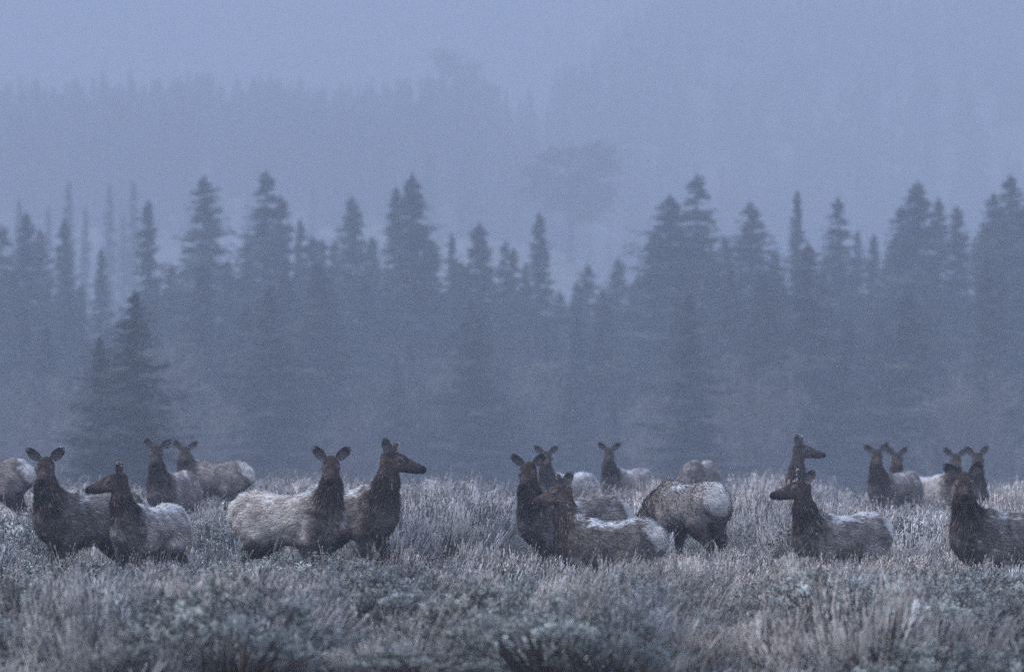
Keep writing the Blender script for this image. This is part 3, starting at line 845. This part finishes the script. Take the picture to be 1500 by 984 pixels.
# dead branches that stand out against the pale elk
def dead_branch(px, ypx, s, paths, label):
    X, Y = px_to_xy(px, s); Z = float(ground_z(X, Y)[0])
    V, Q = [], []
    for path, r in paths:
        pts = [np.array([(a - px) / s, dy, HC - (b - YH) / s - Z]) for a, b, dy in path]
        tv, tq = tube(pts, np.linspace(r, r * .45, len(pts)), 5)
        Q += [tuple(a + len(V) for a in q) for q in tq]; V += tv
    o = mesh_obj('dead_branch', new_mesh('dead_branch', V, Q, np.tile([.16, .135, .125], (len(V), 1))), M['wood'])
    o.location = (X, Y, Z)
    tag(o, label, 'branch')
dead_branch(402, 800, 131, [([(400, 880, .05), (402, 806, 0), (409, 786, -.03), (414, 776, .02), (421, 770, .03), (433, 767, .0)], .016),
                            ([(400, 830, 0), (396, 812, .02), (406, 809, .0), (418, 808, -.02)], .009)], 'bare forked dead branch in front of the pale flanked elk')
dead_branch(750, 790, 128, [([(752, 880, .0), (750, 800, 0), (744, 784, .02), (738, 776, 0)], .010), ([(750, 800, 0), (757, 786, -.02), (766, 780, 0)], .007), ([(749, 806, 0), (738, 799, .03)], .005)],
            'small bare twigs sticking up beside the dark elk facing ahead')

# ------------------------------------------------------------------ trees
def spruce_proto(seed, slim, ragged):
    rs = np.random.default_rng(seed); H = 18.0; Rm = H * slim
    TR, TC = [], []
    z = H * .05
    green = np.array([.034, .044, .034])
    while z < H * .985:
        f = z / H
        r = Rm * ((1 - f) ** .92) * (1.0 if f > .12 else .6 + 3.3 * f) + .10
        nb = int(rs.integers(4, 7)); sq = math.exp(rs.normal(0, .05 + .06 * ragged))
        for b in range(nb):
            if rs.random() < .10 + .12 * ragged: continue
            az = rs.uniform(0, 6.28); L = r * sq * rs.uniform(.45, 1.25)
            out = np.array([math.cos(az), math.sin(az), 0]); sd = np.array([-out[1], out[0], 0])
            droop = .42 * (1 - f) + .06; zb = z + rs.uniform(-.22, .22)
            m = max(4, int(L / .30))
            bc = green * math.exp(rs.normal(0, .25))
            for k in range(m):
                t = (k + .7) / m
                c = np.array([0, 0, zb]) + out * L * t + np.array([0, 0, -droop * L * (t ** 1.1) + .42 * L * max(0, t - .6)])
                w = (.50 + .24 * L) * (1 - t * .72) * rs.uniform(.6, 1.2) * (.45 + .55 * min(1, (1 - f) * 4))
                for sg in (1, -1):
                    tip = c + sd * sg * w + out * w * rs.uniform(.25, .8) + np.array([0, 0, -w * rs.uniform(.15, .65)])
                    a = c - out * .16 + np.array([0, 0, .04]); bq = c + out * .16 - np.array([0, 0, rs.uniform(.04, .22)])
                    TR.append([a, bq, tip]); cc = bc * rs.uniform(.75, 1.35); TC += [cc, cc, cc * 1.25]
            e = np.array([0, 0, zb]) + out * L * 1.06 + np.array([0, 0, -droop * L + .10 * L])
            TR.append([e - out * .4 + sd * .10, e - out * .4 - sd * .10, e + out * .12]); TC += [bc, bc, bc * 1.4]
        z += rs.uniform(.13, .25) * (1.0 if f < .8 else .75)
    for k in range(16):
        az = rs.uniform(0, 6.28); zz = H * rs.uniform(.965, .998)
        o = np.array([math.cos(az), math.sin(az), 0]); q = .05 + (H - zz) * .35
        TR.append([[0, 0, zz + .1], [0, 0, zz - .12], list(o * q + np.array([0, 0, zz + .02]))]); TC += [green] * 3
    V = np.array(TR).reshape(-1, 3)
    me = new_mesh('spruce_crown', V, np.arange(len(V)).reshape(-1, 3), np.array(TC), smooth=False); me.materials.append(M['needles'])
    tv, tq = tube([(0, 0, -.6), (.03, 0, H * .3), (-.02, .02, H * .7), (0, 0, H)], [.24, .18, .09, .02], 7)
    tr = new_mesh('spruce_trunk', tv, tq, np.tile([.075, .060, .052], (len(tv), 1))); tr.materials.append(M['bark'])
    return me, tr

def bare_proto(seed, H):
    rs = np.random.default_rng(seed); TR, TC = [], []; TV, TQ = [], []
    def grow(p, d, L, r, lev):
        n = 3; pts = [p]
        for i in range(n):
            d = norm(d + rs.normal(0, .13, 3) + np.array([0, 0, .08])); pts.append(pts[-1] + d * L / n)
        if lev < 3:
            tv, tq = tube(pts, np.linspace(r, r * .6, n + 1), 4)
            TQ.extend([tuple(a + len(TV) for a in q) for q in tq]); TV.extend(tv)
        else:
            sd = norm(np.cross(d, rs.normal(0, 1, 3))) * .018
            TR.append([pts[0] - sd, pts[0] + sd, pts[-1]]); g = np.array([.20, .175, .165]) * math.exp(rs.normal(0, .2)); TC.extend([g] * 3)
        if lev == 4: return
        for i in range((6, 6, 7, 5)[lev]):
            q = pts[0] + (pts[-1] - pts[0]) * rs.uniform(.3 if lev else .25, 1.0)
            nd = norm(d * .9 + rs.normal(0, .55, 3) + np.array([0, 0, .25]))
            grow(q, nd, L * rs.uniform(.45, .7), r * .5, lev + 1)
    for k in range(3):
        grow(np.array([rs.normal(0, .25), rs.normal(0, .25), -.4]), norm(np.array([rs.normal(0, .2), rs.normal(0, .2), 1])), H * rs.uniform(.42, .55), .09, 0)
    V = np.array(TR).reshape(-1, 3)
    me = new_mesh('bare_crown', V, np.arange(len(V)).reshape(-1, 3), np.array(TC), smooth=False); me.materials.append(M['twigs'])
    tr = new_mesh('bare_trunk', TV, TQ, np.tile([.16, .14, .13], (len(TV), 1))); tr.materials.append(M['bark'])
    top = max(V[:, 2].max(), max(v[2] for v in TV))
    return me, tr, top

SPR = [spruce_proto(400 + i, sl, rg) for i, (sl, rg) in enumerate([(.27, .6), (.33, 1.0), (.22, .8), (.35, .8), (.30, 1.2), (.175, 1.0), (.32, .6)])]
BARE = [bare_proto(500 + i, 8.0) for i in range(3)]

def put_spruce(px, ytip, d, wf, label, group, v=None, lean=0):
    if d < 300: d = d * 1.75
    s = F_PX / d; X, Y = (px - 750) / s, d
    Z = float(ground_z(X, Y)[0]); H = HC - (ytip - YH) / s - Z
    v = random.randrange(len(SPR)) if v is None else v
    k = H / 18.0
    root = empty('spruce_tree', (X, Y, Z), random.uniform(0, 6.28), (k * wf, k * wf, k))
    tag(root, label, 'tree', group)
    mesh_obj('trunk', SPR[v][1], None, root); mesh_obj('crown', SPR[v][0], None, root)
    return root
TREES = [  # column of tip, row of tip, distance, width factor, prototype, own label
    (300, 255, 262, 1.0, 1, 'layered spruce standing free with mist below its crown'), (390, 250, 262, 1.0, 4, 'tall ragged spruce topping a dense clump of conifers'),
    (604, 253, 258, 1.05, 0, 'tallest spruce of the close pair with touching crowns'), (580, 272, 261, .8, 2, 'shorter slim spruce of the close pair with touching crowns'),
    (516, 285, 275, .95, 0, 'evenly pointed spruce beside the close pair'), (216, 293, 262, .85, 5, 'very slim tall spruce spire'),
    (38, 310, 262, .95, 2, 'dark spruce above the cropped elk rump'), (94, 318, 268, .85, 5, 'narrow spruce above the dark elk staring ahead'), (148, 362, 262, .7, 2, 'little slim spruce above the small pale elk'),
    (197, 425, 150, 1.35, 6, 'greenish broad spruce standing nearer than the rest'), (146, 492, 152, 1.2, 3, 'low greenish spruce at the foot of the nearer broad one'),
    (702, 325, 258, 1.15, 0, 'full cone shaped spruce in the dip of the tree line'), (790, 310, 266, .8, 2, 'slim dark spruce over the pale backed elk'),
    (662, 340, 272, .6, 5, 'thin spruce spire beside the full cone shaped spruce'), (982, 285, 255, 1.45, 3, 'broad spruce with feathered branches beside a taller one'), (1021, 255, 262, 1.1, 4, 'tallest spruce over the grazing elk, bushy round top'),
    (1100, 295, 260, 1.2, 6, 'solid pointed spruce over the sage mound'), (1168, 277, 270, .62, 5, 'pole thin spruce over the elk head in profile'), (1228, 288, 266, .95, 4, 'ragged spruce with open lower branches'),
    (1010, 430, 190, 1.3, 4, 'dark nearer spruce below the broad feathered one'), (395, 415, 200, 1.3, 1, 'dark nearer spruce at the foot of the tall ragged one'),
    (1330, 420, 205, 1.3, 0, 'dark nearer spruce at the foot of the widest clump'), (690, 440, 205, 1.2, 3, 'dark nearer spruce under the full cone shaped one'),
    (1345, 262, 260, 1.15, 0, 'steep spruce rising from the widest clump'), (1480, 255, 258, 1.15, 6, 'tall spruce rising beyond the big shaggy elk'), (1184, 355, 215, 1.1, 3, 'dark lower spruce with a broad crown in front of the pole thin one'),
]
for px, yt, d, wf, v, lab in TREES:
    put_spruce(px, yt, d, wf * (1.18 if d > 200 else 1.0), lab, None, v)
MORE = [(2, 330, 262, .9), (58, 335, 270, .7), (250, 385, 262, .8), (412, 285, 268, .8), (440, 320, 272, .6), (458, 345, 262, .9), (472, 350, 266, .7), (740, 352, 272, .6), (752, 362, 268, .7),
        (860, 385, 275, .8), (905, 375, 280, .8), (845, 410, 262, .7), (960, 335, 266, .9), (1256, 335, 270, .5), (1280, 342, 272, .7), (1322, 300, 264, .9), (1375, 288, 270, .7), (1403, 300, 262, .8), (1455, 282, 264, .8),
        (1440, 330, 270, .8), (1500, 300, 266, .9), (545, 345, 272, .8), (490, 350, 280, .8), (632, 350, 268, .8), (335, 380, 268, .8), (362, 345, 270, .8), (270, 395, 275, .7),
        (1062, 345, 268, .8), (1135, 365, 262, .9), (1208, 372, 268, .7), (1310, 345, 275, .8), (820, 425, 280, .8), (770, 385, 270, .7), (935, 400, 268, .8), (20, 400, 255, .8), (118, 415, 258, .7)]
def nearest_tree(px, last=26):
    return min(TREES[:last], key=lambda q: abs(q[0] - px))[5]
for px, yt, d, wf in MORE:
    put_spruce(px, yt, d, wf * 1.4, 'shorter misty spruce next to the ' + ' '.join(nearest_tree(px).split()[:9]), 'spruces filling the tree line')
rs = np.random.default_rng(77)
for i in range(90):
    px = -60 + 1620 * (i + rs.uniform(.1, .9)) / 90
    put_spruce(px, rs.uniform(375, 590), rs.uniform(215, 262), rs.uniform(.95, 1.5), 'low misty conifer below the ' + ' '.join(nearest_tree(px).split()[:9]), 'low conifers of the understorey')
for i, (px, yt) in enumerate([(28, 290), (100, 262), (125, 300), (160, 268), (195, 262), (70, 300), (180, 310)]):
    put_spruce(px, yt, 740 + 20 * i, .55, 'faint thin trunk like conifer fading into mist behind the spruces', 'faint thin conifers in the mist', 5)
for i in range(14):
    px = -20 + 1540 * (i + rs.uniform(.1, .9)) / 14; yt = rs.uniform(440, 580); d = rs.uniform(350, 420)
    s = F_PX / d; X = (px - 750) / s; Z = float(ground_z(X, d)[0]); H = HC - (yt - YH) / s - Z
    v = i % 3; k = H / BARE[v][2]
    root = empty('bare_tree', (X, d, Z), rs.uniform(0, 6.28), (k * 1.1, k * 1.1, k))
    tag(root, 'pale leafless tree below the ' + ' '.join(nearest_tree(px).split()[:9]), 'tree', 'leafless trees before the conifers')
    mesh_obj('trunk', BARE[v][1], None, root); mesh_obj('crown', BARE[v][0], None, root)
# landmarks on the far slopes
def pine_proto(seed):
    rs = np.random.default_rng(seed); TR, TC = [], []; H = 14.0
    tv, tq = tube([(0, 0, -.8), (.1, 0, 5), (-.1, .1, 10), (0, 0, 12.5)], [.34, .28, .16, .05], 7); tv = list(tv)
    for L in range(34):
        az = rs.uniform(0, 6.28); zz = rs.uniform(4.0, 12.6); rr = rs.uniform(.3, 1) * 4.2 * math.sqrt(max(.06, 1 - ((zz - 7.6) / 6.0) ** 2))
        c = np.array([math.cos(az) * rr, math.sin(az) * rr, zz])
        bv, bq = tube([(0, 0, zz - 1.2), c * [.5, .5, 1] - [0, 0, .5], c], [.10, .07, .03], 4)
        tq = list(tq) + [tuple(a + len(tv) for a in q) for q in bq]; tv += list(bv)
        q = np.array([.036, .044, .037]) * math.exp(rs.normal(0, .3))
        for k in range(95):
            d = rs.normal(0, 1, 3); d /= np.linalg.norm(d); p = c + d * rs.random() ** .5 * np.array([1.35, 1.35, .75])
            a, b = rs.normal(0, .20, 3), rs.normal(0, .20, 3)
            TR.append([p, p + a + d * .2, p + b + d * .2]); TC += [q * rs.uniform(.7, 1.4)] * 3
    V = np.array(TR).reshape(-1, 3)
    me = new_mesh('pine_crown', V, np.arange(len(V)).reshape(-1, 3), np.array(TC), smooth=False); me.materials.append(M['needles'])
    tr = new_mesh('pine_trunk', np.array(tv), tq, np.tile([.075, .060, .052], (len(tv), 1))); tr.materials.append(M['bark'])
    return me, tr
for px, yt, d, wf, lab in ((672, 70, 1690, 1.15, 'big rounded lone pine standing out on the far ridge'), (835, 200, 1100, 1.25, 'wide faint rounded pine alone on the far slope')):
    s = F_PX / d; X = (px - 750) / s; Z = float(ground_z(X, d)[0]); k = (HC - (yt - YH) / s - Z) / 13.4
    print('pine', Z, k)
    me, tr = pine_proto(600 + px)
    root = empty('pine_tree', (X, d, Z), 0, (k * wf, k * wf, k)); tag(root, lab, 'tree')
    mesh_obj('trunk', tr, None, root); mesh_obj('crown', me, None, root)
for i, px in enumerate([-8, 40, 66, 96, 122, 152, 172, 196, 226, 250, 286, 302, 322, 350, 366, 388, 402, 430, 470, 505, 545, 580]):
    put_spruce(px, 116 + 10 * ((i * 7) % 5) / 4 + (12 if px > 410 else 0), 1700 + (i * 13) % 34, 1.15, 'tiny dim conifer on the crest of the far ridge', 'conifers along the ridge crest')
fp = []
def scatter(n, ya, yb, keep, ka, kb):
    y = rs.uniform(ya, yb, n); x = rs.uniform(-.125, .125, n) * y
    ok = rs.random(n) < keep(x, y)
    x, y = x[ok], y[ok]; z = ground_z(x, y) - .3
    for a, b, c in zip(x, y, z):
        k = rs.uniform(ka, kb); fp.append((a, b, c, rs.integers(0, len(SPR)), rs.uniform(0, 6.28), k, k))
scatter(1700, 1180, 1800, lambda x, y: sstep(1180, 1580, y) * (1 - .65 * sstep(-20, 30, x)), .95, 1.45)
scatter(1500, 1700, 2700, lambda x, y: .15 + .75 * sstep(-10, 60, x), .9, 1.4)
scatter(330, 470, 640, lambda x, y: 1 + 0 * x, .8, 1.3)
instancer('distant_forest', [a for a, b in SPR], fp, ('dim conifer forest on the slopes fading into the fog', 'forest'))

# ------------------------------------------------------------------ haze
def build_haze():
    x0, x1, y0, y1, z0, z1 = -2000, 2000, -200, 3900, -16, 370
    V = [(x, y, z) for x in (x0, x1) for y in (y0, y1) for z in (z0, z1)]
    Q = [(0, 1, 3, 2), (4, 6, 7, 5), (0, 4, 5, 1), (2, 3, 7, 6), (0, 2, 6, 4), (1, 5, 7, 3)]
    m = bpy.data.materials.new('haze'); m.use_nodes = True
    t = m.node_tree; t.nodes.clear()
    o = t.nodes.new('ShaderNodeOutputMaterial'); v = t.nodes.new('ShaderNodeVolumePrincipled')
    v.inputs['Color'].default_value = (.63, .725, .90, 1)
    v.inputs['Density'].default_value = 0.00145
    t.links.new(v.outputs[0], o.inputs['Volume'])
    h = mesh_obj('haze', new_mesh('haze', V, Q, smooth=False), m)
    tag(h, kind='stuff')
build_haze()

# ------------------------------------------------------------------ fine snow in the air
def falling_snow():
    rs = np.random.default_rng(9); n = 7000
    y = 14 + 90 * rs.random(n) ** .8; x = rs.uniform(-1, 1, n) * (y * .105 + 1.5); z = HC + rs.uniform(-.05, .095, n) * y
    g = ground_z(x, y); ok = z > g + .4; P = np.stack([x, y, z], 1)[ok]; m = len(P)
    T = np.array([(1, 1, 1), (-1, -1, 1), (-1, 1, -1), (1, -1, -1)]) * .55
    r = rs.uniform(.0025, .0060, m)
    V = (P[:, None, :] + T[None] * r[:, None, None] * rs.uniform(.6, 1.4, (m, 4, 1))).reshape(-1, 3)
    Fc = (np.arange(m)[:, None, None] * 4 + np.array([(0, 1, 2), (0, 3, 1), (0, 2, 3), (1, 3, 2)])[None]).reshape(-1, 3)
    mt = material('snowflake', .8, use_col=False, base=(.85, .87, .9))
    tag(mesh_obj('falling_snow', new_mesh('falling_snow', V, Fc, smooth=False), mt), 'fine snowflakes drifting through the air over the herd', 'snow', None, 'stuff')
falling_snow()
